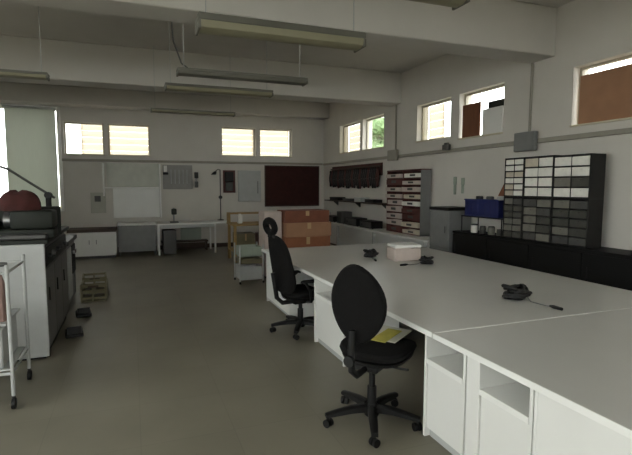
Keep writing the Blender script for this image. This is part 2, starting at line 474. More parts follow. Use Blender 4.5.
def seat(t, w, d, z, m, y0=.03):
    wf = lambda x, y: -.035*max(0, (y/d))**3 + .012*abs(x/w)**2
    MB().ring_loft([rr_ring(w*.80, d*.82, z-.045, y0, dz=wf), rr_ring(w*.95, d*.95, z-.035, y0, dz=wf), rr_ring(w, d, z-.005, y0, dz=wf),
                    rr_ring(w*.97, d*.97, z+.018, y0, dz=wf), rr_ring(w*.86, d*.86, z+.030, y0, dz=wf), rr_ring(w*.4, d*.4, z+.026, y0, dz=wf)]).build('seat', m, t)
    MB().ring_loft([rr_ring(w*.90, d*.90, z-.072, y0, dz=wf), rr_ring(w*.93, d*.93, z-.052, y0, dz=wf), rr_ring(w*.8, d*.8, z-.046, y0, dz=wf)]).build('seat_shell', BLACKP, t)
    MB().box(-.09, .09, -.12, .12, z-.12, z-.074, bev=.01).build('tilt_mechanism', BLACKP, t)
def back_pad(outline, thick, curve, m, t, name, y0, tilt):
    """outline: list of (x, z) of the pad face; curve: depth at the rim; tilt leans it back."""
    rings = []
    zc = sum(z for _, z in outline)/len(outline)
    for sc, off in ((.80, -thick*.5), (.95, -thick*.38), (1.0, 0), (.95, thick*.38), (.80, thick*.5), (.4, thick*.46)):
        r = []
        for x, z in outline:
            xx = x*sc; zz = zc + (z-zc)*sc
            y = y0 + off + curve*(xx/.22)**2 - tilt*(zz-outline[0][1])
            r.append(Vector((xx, y, zz)))
        rings.append(r)
    return MB().ring_loft(rings).build(name, m, t)

A = thing('office_chair', 'black armless swivel chair with oval backrest, papers on its seat', 'office chair', (1.525, 2.775, 0), -R(53))
swivel_base(A, R(244)+R(54), .415)
seat(A, .245, .255, .52, BLACK, .10)
n = 36; egg = []
for k in range(n):
    a = -math.pi/2 + k*2*math.pi/n
    z = math.sin(a); x = math.cos(a)
    egg.append((.195*x*(1 - .17*z*z), .895 + .265*z))
back_pad(egg, .075, .05, BLACK, A, 'backrest', -.235, .10)
MB().tube([(0, -.08, .42), (0, -.24, .42), (0, -.315, .475), (0, -.325, .63), (0, -.318, .74)], .022, 10).build('back_bracket', BLACKP, A)
MB().cyl((0, -.335, .55), (0, -.365, .55), .035, seg=16).build('height_knob', BLACKP, A)
MB().tube([(.09, .02, .42), (.2, .03, .415), (.25, .03, .42)], .008, 8).build('tilt_lever', BLACKP, A)

B_ = thing('office_chair', 'black swivel chair with tall backrest, headrest and armrests, farther along the island', 'office chair', (1.75, 4.88, 0), -R(80))
swivel_base(B_, R(170)+R(80))
seat(B_, .24, .235, .455, BLACK)
tall = []
for k in range(36):
    a = -math.pi/2 + k*2*math.pi/36; c, s_ = math.cos(a), math.sin(a)
    x = .225*math.copysign(abs(c)**.62, c); z = math.copysign(abs(s_)**.62, s_)
    tall.append((x*(1 - .14*z), .79 + .33*z))
back_pad(tall, .07, .05, BLACK, B_, 'backrest', -.225, .17)
MB().tube([(0, -.08, .355), (0, -.23, .355), (0, -.30, .42), (0, -.345, .70)], .025, 10).build('back_bracket', BLACKP, B_)
hr = MB()
ctr = Vector((0, -.375, 1.21))
hr.tube([ctr + Vector((.105*math.cos(a), -.12*.1*math.sin(a), .068*math.sin(a))) for a in [k*2*math.pi/28 for k in range(28)]], .036, 10, closed=True)
hr.build('headrest', BLACK, B_)
MB().tube([(-.06, -.365, 1.09), (-.06, -.368, 1.14)], .011, 8).tube([(.06, -.365, 1.09), (.06, -.368, 1.14)], .011, 8).build('headrest_post', BLACKP, B_)
for e in (-1, 1):
    ar = MB().tube([(e*.20, -.03, .385), (e*.285, -.03, .40), (e*.29, -.04, .52), (e*.29, -.10, .615)], .016, 8).tube([(e*.29, -.04, .52), (e*.29, .10, .60), (e*.29, .12, .615)], .013, 8).build('armrest', BLACKP, B_)
    MB().ring_loft([[Vector((e*.29+sx*w, y, z+dz)) for sx, dz in ((-1, -.012), (-1, .006), (-.6, .014), (.6, .014), (1, .006), (1, -.012))]
                    for y, z, w in ((-.15, .625, .02), (-.12, .628, .034), (.05, .628, .034), (.14, .625, .03), (.16, .615, .018))]).build('arm_pad', BLACKP, ar)

# papers on the near chair
def sheet(w, d, th, loc, rz, m, name, label, cat, curl=.0, tilt=(0, 0)):
    rings = []
    for i in range(9):
        x = -w/2 + w*i/8; z = curl*(x/(w/2))**2
        rings.append([Vector((x, -d/2, z)), Vector((x, d/2, z)), Vector((x, d/2, z+th)), Vector((x, -d/2, z+th))])
    o = MB().ring_loft(rings).build(name, m, loc=loc)
    o.rotation_euler = (tilt[0], tilt[1], rz)
    return tag(o, label, cat)
sheet(.33, .27, .006, (1.735, 2.945, .5575), R(36), PAPER, 'paper_folder', 'white sheets of paper lying on the seat of the near black chair', 'paper', tilt=(0, 0))
sheet(.31, .11, .004, (1.70, 2.885, .566), R(36), YELLOW, 'brochure', 'yellow brochure lying over white sheets on the near chair', 'brochure', tilt=(0, 0))

# ------------------------------------------------------------------ things on the island
def coil_lead(loc, rz, label, s=1.0, plug=(.30, -.26)):
    t = thing('coiled_cable', label, 'cable', loc, rz, 'black coiled cables on the island')
    pts = []
    for k in range(150):
        a = k*.42
        r = (.062 + .022*math.sin(k*.37) + .012*math.sin(k*1.13))*s
        pts.append((r*math.cos(a), r*math.sin(a)*.9, .014 + .072*s*(k/150)*(1+.2*math.sin(k*.9))))
    MB().tube(pts, .0125*s, 7).build('coil', BLACKP, t)
    MB().cyl((0, 0, .001), (0, 0, .055*s), .045*s, .035*s, seg=14).build('core', BLACKP, t)
    px, py = plug
    MB().tube([(.07*s, -.03*s, .01), (px*.5, py*.45, .008), (px*.85, py*.9, .008), (px, py, .012)], .005, 6).build('lead', MGREY, t)
    d = Vector((px, py, 0)).normalized()
    MB().tube([Vector((px, py, .014)), Vector((px, py, .014))+d*.03, Vector((px, py, .014))+d*.10], [.008, .014, .012], 8).build('plug', BLACKP, t)
coil_lead((2.85, 2.84, .7505), 0, 'black coil of cable with a plug on the near part of the island', 1.15, (.02, -.30))
coil_lead((2.80, 5.17, .7505), R(20), 'black coil of cable on the island beside the white box, farther left', 1.0, (-.16, -.20))
coil_lead((3.16, 4.50, .7505), R(150), 'black coil of cable on the island just in front of the white box', .85, (.22, .16))
t = thing('white_box', 'pale box-shaped appliance standing on the far half of the island', 'box', (3.08, 4.86, .751), R(-8))
MB().box(-.17, .17, -.13, .13, .0, .155, bev=.012).build('body', PINKW, t)
MB().box(-.165, .175, -.135, .135, .156, .195, bev=.012).build('lid', EDGE, t)

# ------------------------------------------------------------------ right wall: low black cabinet, drawer racks
t = thing('low_cabinet', 'long low black cabinet under the parts drawers along the right wall', 'cabinet', (4.78, 2.3, 0))
LB = 3.80
MB().box(0, .395, 0, LB, .06, .905, bev=.003).build('body', BLACKW, t)
MB().box(-.012, .40, -.01, LB+.01, .906, .935, bev=.003).build('top_board', BLACKW, t)
MB().box(.03, .38, .02, LB-.02, 0, .059).build('plinth', BLACKW, t)
for i in range(5):
    d = MB().box(-.018, -.001, .01+i*LB/5, LB/5*(i+1)-.01, .08, .89, bev=.003).build('door', BLACKW, t)
    MB().cyl((-.03, LB/5*(i+1)-.08, .62), (-.03, LB/5*(i+1)-.08, .74), .006, seg=8).build('handle', BLACKP, d)

ZB = .937
def drawers(y0, y1, z0, z1, cols, rows, pick, label, depth=.23):
    """Cabinet of small drawers against the wall, front to -X; y0 is its near side."""
    t = thing('parts_drawer_cabinet', label, 'drawer cabinet', (4.80, y0, z0), 0, 'small parts drawer cabinets on the low black cabinet')
    W = y1-y0; H = z1-z0; e = .012
    c = MB()
    c.box(0, depth, 0, e, 0, H).box(0, depth, W-e, W, 0, H).box(0, depth, e, W-e, 0, e).box(0, depth, e, W-e, H-e, H)
    c.box(depth-.01, depth, e, W-e, e, H-e)
    cw = (W-2*e)/cols; rh = (H-2*e)/rows
    for i in range(1, cols): c.box(.001, depth-.01, e+i*cw-.004, e+i*cw+.004, e, H-e)
    for j in range(1, rows): c.box(.002, depth-.01, e, W-e, e+j*rh-.004, e+j*rh+.004)
    c.build('frame', BLACKP, t, smooth=False)
    for j in range(rows):
        for i in range(cols):
            m = pick(i, j)
            if m is None: continue
            a = e+i*cw+.006; b = e+(i+1)*cw-.006; lo = e+j*rh+.006; hi = e+(j+1)*rh-.006
            dd = random.uniform(-.006, .004)
            d = MB().box(dd, .15, a, b, lo, lo+(hi-lo)*.94, bev=.003)
            d.box(dd-.012, dd, (a+b)/2-.02, (a+b)/2+.02, lo+(hi-lo)*.62, lo+(hi-lo)*.74, bev=.002)
            d.build('drawer', m, t)
    return t
rnd = random.Random(5)
def mix(*ms): return lambda i, j: rnd.choice(ms)
# right pair of columns (nearest the camera): rows from the bottom up
def right_up(i, j):
    return [WHITED, MIDD if i else CLEARD, WHITED, WHITED][j]
drawers(3.80, 4.29, 1.50, 2.01, 2, 4, right_up, 'upper parts cabinet of wide white drawers at the right end of the rack')
drawers(3.80, 4.29, ZB+.001, 1.499, 2, 5, mix(CLEARD, CLEARD, DGREY, MIDD), 'lower parts cabinet of dark wide drawers at the right end of the rack')
drawers(4.292, 4.745, 1.50, 2.02, 2, 4, lambda i, j: [WHITED, WHITED, WHITED, CREAMD][j] if i else [WHITED, WHITED, WHITED, WHITED][j], 'upper parts cabinet of white drawers, middle column of the rack')
drawers(4.292, 4.745, ZB+.001, 1.499, 2, 5, mix(CLEARD, MIDD, MIDD, DGREY), 'lower parts cabinet of dull grey drawers, middle column of the rack')
drawers(4.747, 5.08, 1.50, 2.02, 2, 6, mix(CREAMD, WHITED, MIDD, CREAMD), 'upper parts cabinet of small cream drawers beside the leaning brown board')
drawers(4.747, 5.08, ZB+.001, 1.499, 2, 6, mix(CLEARD, MIDD, CLEARD, DGREY), 'lower parts cabinet of small smoky drawers next to the wire riser')
# leaning brown board
bd = MB().box(-.008, .008, 0, .24, 0, .40, bev=.002)
for v in bd.bm.verts:
    if v.co.z > .3: v.co.y = v.co.y*.35
o = solo(bd, 'leaning_board', DCARD, 'brown tapering board leaning on the small-drawer cabinet above the blue crate', 'board', (4.965, 5.12, 1.502))
o.rotation_euler = (0, R(12), 0)
# wire riser with the blue crate
t = thing('shelf_riser', 'black shelf riser carrying the blue crate, on the low black cabinet', 'shelf', (4.80, 5.10, ZB))
MB().box(0, .34, 0, .86, .24, .256, bev=.003).build('shelf_board', BLACKP, t)
for x in (.012, .328):
    for y in (.012, .848):
        MB().cyl((x, y, 0), (x, y, .239), .009, seg=8).build('leg', BLACKP, t)
t = thing('blue_crate', 'blue plastic crate full of odds and ends on the black riser', 'crate', (4.82, 5.20, ZB+.2575))
cr = MB().box(0, .30, 0, .70, 0, .012).box(0, .012, 0, .70, .012, .25, bev=.004).box(.288, .30, 0, .70, .012, .25, bev=.004).box(.0125, .2875, 0, .012, .012, .25, bev=.004).box(.0125, .2875, .688, .70, .012, .25, bev=.004)
for k in range(6): cr.box(-.006, -.0005, .06+k*.116-.008, .06+k*.116+.008, .02, .23, bev=.002)
cr.build('bin', BLUE, t)
MB().box(-.012, -.0005, -.006, .706, .235, .257, bev=.003).build('rim', BLUE, t)
for k, (y, m, lab) in enumerate(((5.30, LGREY, 'pale roll standing up in the blue crate, nearest the drawers'), (5.52, DGREY, 'dark grey roll standing up in the blue crate, in its middle'), (5.74, BLACKP, 'black roll standing up in the blue crate, at its far end'))):
    solo(MB().lathe([(.05, 0), (.055, .01), (.055, .27), (.048, .285), (.02, .285)], seg=18), 'cable_roll', m, lab, 'roll', (4.96, y, ZB+.271), 0, 'rolls in the blue crate')
for y, m, h, r, lab in ((5.74, WHITED, .13, .05, 'white jar under the black riser, at its far end'), (5.56, CLEARD, .11, .045, 'smoky jar under the black riser, beside the white jar'), (5.38, MIDD, .12, .05, 'grey jar under the black riser, second from the drawers'), (5.22, CLEARD, .09, .04, 'small dark jar under the black riser, next to the drawers')):
    t = thing('jar', lab, 'jar', (4.88, y, ZB+.0005), 0, 'jars under the black riser')
    MB().lathe([(r*.9, 0), (r, .008), (r, h*.8), (r*.85, h*.86)], seg=18).build('body', m, t)
    MB().lathe([(r*.9, h*.865), (r*.92, h*.87), (r*.92, h), (r*.8, h+.004)], seg=18).build('lid', DGREY, t)

# grey cabinet with a black top
t = thing('metal_cabinet', 'grey metal cabinet with a black top between blue crate and red rack', 'cabinet', (4.72, 6.14, 0))
MB().box(.002, .44, 0, .50, .05, 1.25, bev=.005).build('body', MGREY, t)
MB().box(-.02, .45, -.01, .51, 1.251, 1.30, bev=.004).build('top_board', BLACKP, t)
for z0, z1 in ((.07, .62), (.64, 1.23)):
    d = MB().box(-.014, .001, .012, .488, z0, z1, bev=.003).build('door', MGREY, t)
    MB().cyl((-.026, .07, z0+.25), (-.026, .07, z0+.36), .006, seg=8).build('handle', DGREY, d)
MB().box(.03, .42, .02, .48, 0, .049).build('plinth', BLACKP, t)

# ------------------------------------------------------------------ white wall bench along the right wall
t = thing('wall_bench', 'long white bench running along the right wall to the back corner', 'bench', (4.66, 6.70, 0))
WBL = 5.55
MB().box(-.01, .51, 0, WBL, .685, .72, bev=.003).build('top_board', WHITE, t)
for i in range(4):
    y = .03 + i*(WBL-.1)/3
    MB().box(.02, .07, y, y+.05, 0, .684, bev=.003).build('leg', LGREY, t)
    MB().box(.44, .49, y, y+.05, 0, .684, bev=.003).build('leg', LGREY, t)
MB().box(.30, .315, .10, WBL-.1, .12, .684, bev=.002).build('modesty_board', WHITE, t)

# red rack of pale trays
t = thing('tray_rack', 'red-brown rack full of pale trays on the white wall bench', 'rack', (4.94, 7.25, .7205))
RW, RH, RN = 1.22, 1.22, 9
for y0, y1 in ((0, .018), (RW/2-.009, RW/2+.009), (RW-.018, RW)):
    MB().box(0, .215, y0, y1, 0, RH, bev=.002).build('upright', MGREY if y0 == 0 else REDM, t)
for j in range(RN+1):
    z = j*(RH-.016)/RN
    for a, b in ((.0185, RW/2-.0095), (RW/2+.0095, RW-.0185)):
        MB().box(.003, .205, a, b, z, z+.014, bev=.001).build('shelf', REDM, t)
MB().box(.0, .215, -.004, RW+.004, RH+.0005, RH+.018, bev=.002).build('top_board', REDM, t)
MB().box(.2055, .214, .02, RW-.02, .0, RH-.002).build('back_panel', MAROON, t)
rows = ['bottom', 'second-lowest', 'third-lowest', 'fourth-lowest', 'middle', 'fourth-highest', 'third-highest', 'second-highest', 'top']
first = None
for j in range(RN):
    for i, side in ((0, 'near'), (1, 'far')):
        z = .7205 + j*(RH-.016)/RN + .0145
        y = 7.25 + (.0185 if i == 0 else RW/2+.0095)
        dx = random.uniform(-.05, .015); hh = random.uniform(.07, .105)
        W = RW/2-.03
        tr = MB().box(0, .17, 0, W, 0, .004).box(0, .006, 0, W, .0045, hh, bev=.002).box(.164, .17, 0, W, .0045, hh).box(.0065, .1635, 0, .006, .0045, hh).box(.0065, .1635, W-.006, W, .0045, hh)
        o = tr.build('tray', random.choice([PINKW, PINKW, WHITED, REDM, CREAMD]), loc=(4.945+dx, y+.001, z))
        tag(o, 'pale tray in the %s row of the red rack, %s side' % (rows[j], side), 'tray', 'trays in the red rack')
        lab = MB().box(-.004, -.0005, W*.35, W*.65, hh*.3, hh*.8, bev=.001).build('label_holder', DGREY, o)

# dark hanging rail with black tools on the right wall (beyond the rack)
t = thing('tool_rail', 'dark maroon board with a hook rail high on the right wall', 'rail', (XR-.03, 9.10, 1.60))
MB().box(0, .028, 0, 2.72, .28, .56, bev=.004).build('back_board', MAROON, t)
MB().box(-.05, -.0005, .0, 2.72, .47, .50, bev=.003).build('rail', BROWN, t)
for k in range(26):
    y = .06 + k*.104
    MB().tube([(-.03, y, .469), (-.03, y, .42), (-.045, y, .401), (-.085, y, .400), (-.097, y, .412)], .004, 6).build('hook', DGREY, t)
places = 26
for k in range(places):
    y = 9.16 + k*.104
    w = random.uniform(.036, .046); h = random.uniform(.36, .44)
    z = 2.033
    pts = []
    for i in range(22):
        a = i*2*math.pi/22
        pts.append((XR-.10 + .010*math.sin(3*a), y + w*.62*math.sin(a), z - h/2 + h/2*math.cos(a)))
    cb = MB().tube(pts, .027, 8, closed=True)
    m = BLACKP if k % 4 else MAROON
    o = cb.build('hanging_cable', m)
    tag(o, 'looped dark cable hanging in the close row on the maroon hook rail', 'cable', 'looped cables on the maroon hook rail')
    MB().tube([(XR-.10, y-w*.75, z-h*.55), (XR-.10+.024, y, z-h*.55), (XR-.10, y+w*.75, z-h*.55), (XR-.10-.024, y, z-h*.55)], .008, 6, closed=True).build('tie', DGREY, o)

# dark wall shelf and the things on the bench
t = thing('wall_shelf', 'long dark shelf fixed to the right wall above the white bench', 'shelf', (XR-.33, 8.65, 1.24))
MB().box(0, .325, 0, 3.0, 0.01, .035, bev=.003).build('shelf_board', BROWN, t)
for y in (.2, 1.5, 2.8):
    MB().prism([(.16, .009), (.324, .009), (.324, -.11), (.30, -.11)], lambda a, b, y=y: Vector((a, y-.01, b)), lambda a, b, y=y: Vector((a, y+.01, b))).build('bracket', DGREY, t)
def lowbox(y, w, d, h, m, label, top=.7205, x=4.74, name='instrument'):
    t = thing(name, label, 'instrument', (x, y, top), 0, 'dark instruments on the white wall bench')
    MB().box(0, d, 0, w, .012, h, bev=.008).build('case', m, t)
    MB().box(-.006, -.0005, .02, w-.02, .03, h-.02, bev=.002).build('front_panel', DGREY, t)
    for yy in (.05, w-.05): MB().cyl((.06, yy, 0), (.06, yy, .011), .014, seg=10).build('foot', BLACKP, t)
    MB().cyl((-.022, w*.75, h*.5), (-.0065, w*.75, h*.5), .018, seg=12).build('knob', BLACKP, t)
lowbox(8.75, .55, .28, .17, BLACKP, 'black flat instrument on the wall bench, next to the red rack')
lowbox(9.45, .62, .28, .19, BLACKP, 'black wide instrument on the wall bench, second from the red rack')
lowbox(10.2, .34, .26, .30, DGREY, 'dark grey upright instrument on the wall bench, taller than its neighbours')
lowbox(10.75, .60, .28, .15, BLACKP, 'low black instrument on the wall bench towards the back corner')
lowbox(11.5, .42, .26, .22, LGREY, 'pale instrument at the far end of the wall bench')
for y, w, h, m, lab in ((9.0, .40, .07, BLACKP, 'thin black box on the dark wall shelf, nearest the red rack'), (9.6, .34, .10, LGREY, 'pale grey box on the dark wall shelf'), (10.15, .44, .06, DGREY, 'thin dark grey box on the dark wall shelf'), (10.9, .5, .08, BLACKP, 'long black box on the dark wall shelf, nearest the back corner')):
    t = thing('storage_box', lab, 'box', (XR-.28, y, 1.2755), 0, 'boxes on the dark wall shelf')
    MB().box(0, .22, 0, w, 0, h*.6, bev=.004).build('base', m, t)
    MB().box(-.004, .224, -.004, w+.004, h*.6+.0005, h, bev=.004).build('lid', m, t)
# small tools on the wall between the rack and the grey cabinet
for y, z, h, lab in ((6.42, 1.52, .26, 'small green-grey tool hanging on the right wall, nearest the blue crate'), (6.62, 1.50, .30, 'small green-grey tool hanging on the right wall, nearest the red rack')):
    s = MB().box(-.02, .0, -.03, .03, 0, h*.55, bev=.006).box(-.016, -.004, -.045, .045, h*.551, h, bev=.006)
    solo(s, 'hanging_tool', PALEGREEN, lab, 'tool', (XR-.001, y, z))

# things in the window recesses of the right wall
solo(MB().box(0, .02, 0, .42, 0, .54, bev=.003), 'brown_panel', DCARD, 'dark brown board standing in the right-wall window left of the junction box', 'board', (XR+.04, 6.12, 2.4435))
t = thing('grey_box', 'pale grey carton with a dark top in the window left of the junction box', 'box', (XR+.02, 5.62, 2.4435))
MB().box(0, .075, 0, .42, 0, .40, bev=.004).build('body', WHITE, t)
MB().box(-.003, .078, -.004, .30, .401, .50, bev=.004).build('lid', GREENB, t)
solo(MB().box(0, .014, 0, 1.04, 0, .60, bev=.003), 'cardboard_sheet', CARD, 'sheet of brown cardboard filling the window above the parts drawers', 'cardboard', (XR+.06, 3.33, 2.4035))

# ------------------------------------------------------------------ back wall
t = thing('display_board', 'dark maroon board hung on the back wall beneath the windows', 'board', (3.43, YB-.001, 1.07))
MB().box(.03, 1.59, -.03, -.012, .03, 1.11).build('panel', mat('dark maroon felt', (52, 20, 17), .9, .2, 9), t)
f = MB().box(0, 1.62, -.038, -.0, 0, .0295, bev=.004).box(0, 1.62, -.038, -.0, 1.1105, 1.14, bev=.004).box(0, .0295, -.038, 0, .03, 1.11, bev=.004).box(1.5905, 1.62, -.038, 0, .03, 1.11, bev=.004)
f.build('frame', BROWN, t)
# white shelf unit on the wall above the grey desk
t = thing('wall_shelf', 'white shelf with pale backboards on the back wall above the grey desk', 'shelf', (-.64, YB-.001, .85))
MB().box(0, 1.28, -.28, -.02, .735, .765, bev=.003).build('shelf_board', EDGE, t)
MB().box(.18, 1.30, -.019, 0, .0, .734, bev=.002).build('lower_backboard', WHITE, t)
MB().box(.05, 1.28, -.019, 0, .766, 1.36, bev=.002).build('upper_backboard', mat('pale backboard', (196, 198, 188), .6), t)
for x in (-.03, 1.281): MB().box(x, x+.03, -.30, -.0, .0 if x > 0 else .55, 1.34, bev=.003).build('side_post', EDGE, t)
# small items above
t = thing('wall_socket', 'small dark screen on a pale wall box near the left window', 'wall box', (-.97, YB-.001, .98))
MB().box(0, .34, -.04, 0, 0, .50, bev=.005).build('plate', mat('pale plate', (178, 178, 166), .6), t)
MB().box(.09, .23, -.052, -.0405, .28, .42, bev=.004).build('screen', DGREY, t)
PEG = mat('pegboard grey', (150, 148, 144), .6)
t = thing('hanging_pegboard', 'grey pegboard of small tools on the back wall between the window pairs', 'tool board', (.74, YB-.001, 1.56))
MB().box(0, .74, -.02, 0, 0, .62, bev=.003).build('board', PEG, t)
MB().box(.02, .10, -.06, -.0205, .44, .60, bev=.005).build('white_holder', WHITE, t)
MB().box(.0, .13, -.09, -.0205, .37, .43, bev=.005).build('black_holder', BLACKP, t)
for k in range(5):
    x = .20+k*.1
    MB().cyl((x, -.03, .3-.02*(k % 2)), (x, -.03, .5), .009, seg=8).cyl((x, -.03, .14), (x, -.03, .3-.02*(k % 2)), .014, .01, seg=8).build('screwdriver', LGREY, t)
t = thing('glue_gun', 'black handheld device hanging at the right side of the grey pegboard', 'tool', (1.57, YB-.10, 1.60))
MB().box(-.05, .05, -.03, .03, .24, .40, bev=.01).build('head', BLACKP, t)
MB().cyl((0, 0, .16), (0, 0, .239), .02, seg=10).build('neck', LGREY, t)
MB().box(-.045, .045, -.03, .03, .0, .159, bev=.01).build('grip', DGREY, t)
MB().cyl((0, .031, .32), (0, .0985, .32), .012, seg=8).build('hanger', CHROME, t)
t = thing('wall_phone', 'dark wall box with a reddish rim on the back wall beside the pole lamp', 'wall box', (2.28, YB-.001, 1.46))
MB().box(0, .33, -.03, 0, 0, .60, bev=.006).build('back_plate', REDM, t)
MB().box(.04, .27, -.10, -.0305, .30, .56, bev=.01).build('upper_box', BLACKP, t)
MB().box(.06, .25, -.085, -.0305, .05, .29, bev=.01).build('lower_box', DGREY, t)
t = thing('wall_cabinet', 'flat grey panel with a handle on the back wall left of the maroon board', 'panel', (2.68, YB-.001, 1.22))
MB().box(0, .64, -.05, 0, 0, .84, bev=.006).build('body', LGREY, t)
MB().box(.01, .63, -.062, -.051, .01, .83, bev=.004).build('door', LGREY, t)
MB().cyl((.54, -.08, .22), (.54, -.08, .55), .012, seg=8).build('handle', MGREY, t)

# white cabinet with dark worktop, grey desk, white table
t = thing('base_cabinet', 'white low cabinet with a dark brown top against the back wall', 'cabinet', (-1.38, 11.42, 0))
MB().box(0, 1.0, .02, .62, .06, .60, bev=.003).build('body', WHITE, t)
MB().box(-.02, 1.0, -.02, .64, .601, .67, bev=.004).build('top_board', BROWN, t)
MB().box(.03, .97, .06, .6, 0, .059).build('plinth', DGREY, t)
for a, b in ((.006, .496), (.504, .994)):
    d = MB().box(a, b, .0, .019, .07, .592, bev=.003).build('door', WHITE, t)
    h = a+.42 if a < .3 else a+.07
    MB().cyl((h, -.014, .33), (h, -.014, .43), .006, seg=8).build('handle', DGREY, d)
t = thing('grey_desk', 'desk with a grey front panel between white cabinet and white table', 'desk', (-.36, 11.55, 0))
MB().box(0, .86, 0, .70, .72, .75, bev=.003).build('top_board', WHITE, t)
MB().box(.01, .85, .03, .05, .10, .719, bev=.002).build('front_panel', MGREY, t)
for x in (0.012, .81): MB().box(x, x+.04, .055, .66, 0, .719, bev=.003).build('side_panel', DGREY, t)
t = thing('white_table', 'white table with thin white legs against the back wall', 'table', (.52, 11.42, 0))
MB().box(0, 1.75, 0, .85, .72, .75, bev=.003).build('top_board', WHITE, t)
for x in (.01, 1.34):
    for y in (.02, .79): MB().box(x, x+.04, y, y+.04, 0, .719, bev=.003).build('leg', EDGE, t)
MB().box(.051, 1.339, .03, .05, .64, .719, bev=.002).build('apron', LGREY, t)
s = MB().box(0, 1.15, 0, .28, .22, .26, bev=.003).box(.02, .06, .02, .26, 0, .2195).box(1.09, 1.13, .02, .26, 0, .2195).box(.061, 1.089, .1, .13, .1, .2)
solo(s, 'low_bench', BROWN, 'dark low bench pushed beneath the white table', 'bench', (.64, 12.0, 0))
solo(MB().box(0, .52, 0, .02, 0, .45, bev=.003), 'pale_board', PALEGREEN, 'pale green board standing on the low bench under the white table', 'board', (1.12, 12.2, .261))
t = thing('bench_press', 'small dark drill press on the white table', 'machine', (.93, 11.72, .7505))
MB().box(-.10, .10, -.10, .12, 0, .03, bev=.006).build('base', DGREY, t)
MB().cyl((0, .08, .031), (0, .08, .36), .022, seg=12).build('column', CHROME, t)
MB().box(-.06, .06, -.09, .055, .20, .34, bev=.015).build('head', GREENB, t)
MB().cyl((0, -.04, .11), (0, -.04, .1995), .014, seg=10).build('chuck', CHROME, t)
s = MB().box(0, .30, 0, .35, 0, .58, bev=.006).box(.02, .28, -.012, -.0005, .05, .54, bev=.003)
solo(s, 'dark_case', DGREY, 'dark upright case on the floor beneath the left end of the white table', 'case', (.66, 11.58, 0))
# jointed pole lamp on the white table
t = thing('pole_lamp', 'thin black jointed pole lamp standing at the right end of the white table', 'lamp', (2.14, 12.12, .7505))
MB().lathe([(.09, 0), (.09, .015), (.03, .03)], seg=20).build('base', BLACKP, t)
MB().cyl((0, 0, .031), (0, 0, 1.30), .014, seg=10).build('pole', DGREY, t)
MB().cyl((0, -.035, .60), (0, .035, .60), .045, seg=14).build('joint', BLACKP, t)
MB().tube([(0, -.02, 1.30), (-.06, -.05, 1.32), (-.12, -.08, 1.28)], .012, 8).build('arm', DGREY, t)
MB().ring_loft([[Vector((-.13-.6*k+.0, -.09, 1.27-.9*k)) + Vector((r*math.cos(a), r*math.sin(a), 0)) for a in [i*2*math.pi/16 for i in range(16)]] for k, r in ((0, .02), (.02, .04), (.07, .06), (.10, .062))]).build('lamp_shade', BLACKP, t)

# ------------------------------------------------------------------ middle distance: work table, boxes, stools
t = thing('work_table', 'yellowish wooden work table with a raised shelf before the back wall', 'table', (1.98, 9.75, 0))
MB().box(0, 2.1, 0, .75, .79, .825, bev=.004).build('top_board', OAK, t)
for x in (.02, 2.02):
    for y in (.02, .67): MB().box(x, x+.06, y, y+.06, 0, .789, bev=.004).build('leg', OAK, t)
MB().box(.03, 2.07, .05, .70, .22, .245, bev=.003).build('lower_shelf', OAK, t)
r = MB().box(0, .95, .42, .72, 1.02, 1.05, bev=.003).build('raised_shelf', OAK, t)
for x in (.0, .92): MB().box(x, x+.03, .42, .72, .826, 1.019, bev=.002).build('shelf_side', OAK, r)
solo(MB().box(0, .10, 0, .1, 0, .18, bev=.01).box(.02, .08, .02, .08, .1805, .21, bev=.005), 'bottle', WHITED, 'white bottle on the wooden work table under its raised shelf', 'bottle', (2.14, 10.0, .8255))
def carton(loc, w, d, h, m, label, rz=0, name='carton'):
    t = thing(name, label, 'box', loc, rz)
    MB().box(0, w, 0, d, 0, h-.012, bev=.004).build('body', m, t)
    MB().box(0, w, 0, d/2-.002, h-.0115, h-.006).build('flap', m, t)
    MB().box(0, w, d/2+.002, d, h-.0115, h-.006).build('flap', m, t)
    MB().box(w*.46, w*.54, -.003, -.0004, h*.55, h-.012).build('tape', mat('parcel tape', (186, 156, 116), .4), t)
    return t
carton((2.1, 10.0, .2455), .42, .4, .36, OLIVE, 'yellow-green carton on the lower shelf of the wooden work table, left end')
carton((2.62, 10.0, .2455), .5, .4, .34, PINK, 'pinkish carton on the lower shelf of the wooden work table')
# stack of cartons in front of it
carton((2.50, 7.75, 0), .86, .5, .44, ORANGE, 'orange-brown carton, lowest of the stack behind the island')
carton((2.50, 7.75, .4345), .86, .5, .31, ORANGE, 'orange-brown carton, second from the floor in the stack behind the island')
carton((2.52, 7.75, .7395), .86, .5, .26, TAN, 'lighter tan carton, second from the top in the stack behind the island')
carton((2.50, 7.76, .9945), .84, .48, .22, DORANGE, 'dark reddish carton on top of the stack behind the island')
t = thing('stool_cabinet', 'pinkish grey low locker left of the stacked cartons', 'cabinet', (2.16, 7.9, 0))
MB().box(0, .32, 0, .4, .04, 1.19, bev=.006).build('body', PINKW, t)
MB().box(.01, .31, -.014, -.0005, .06, 1.17, bev=.003).build('door', PINKW, t)
MB().box(.02, .30, .02, .38, 0, .039).build('plinth', DGREY, t)
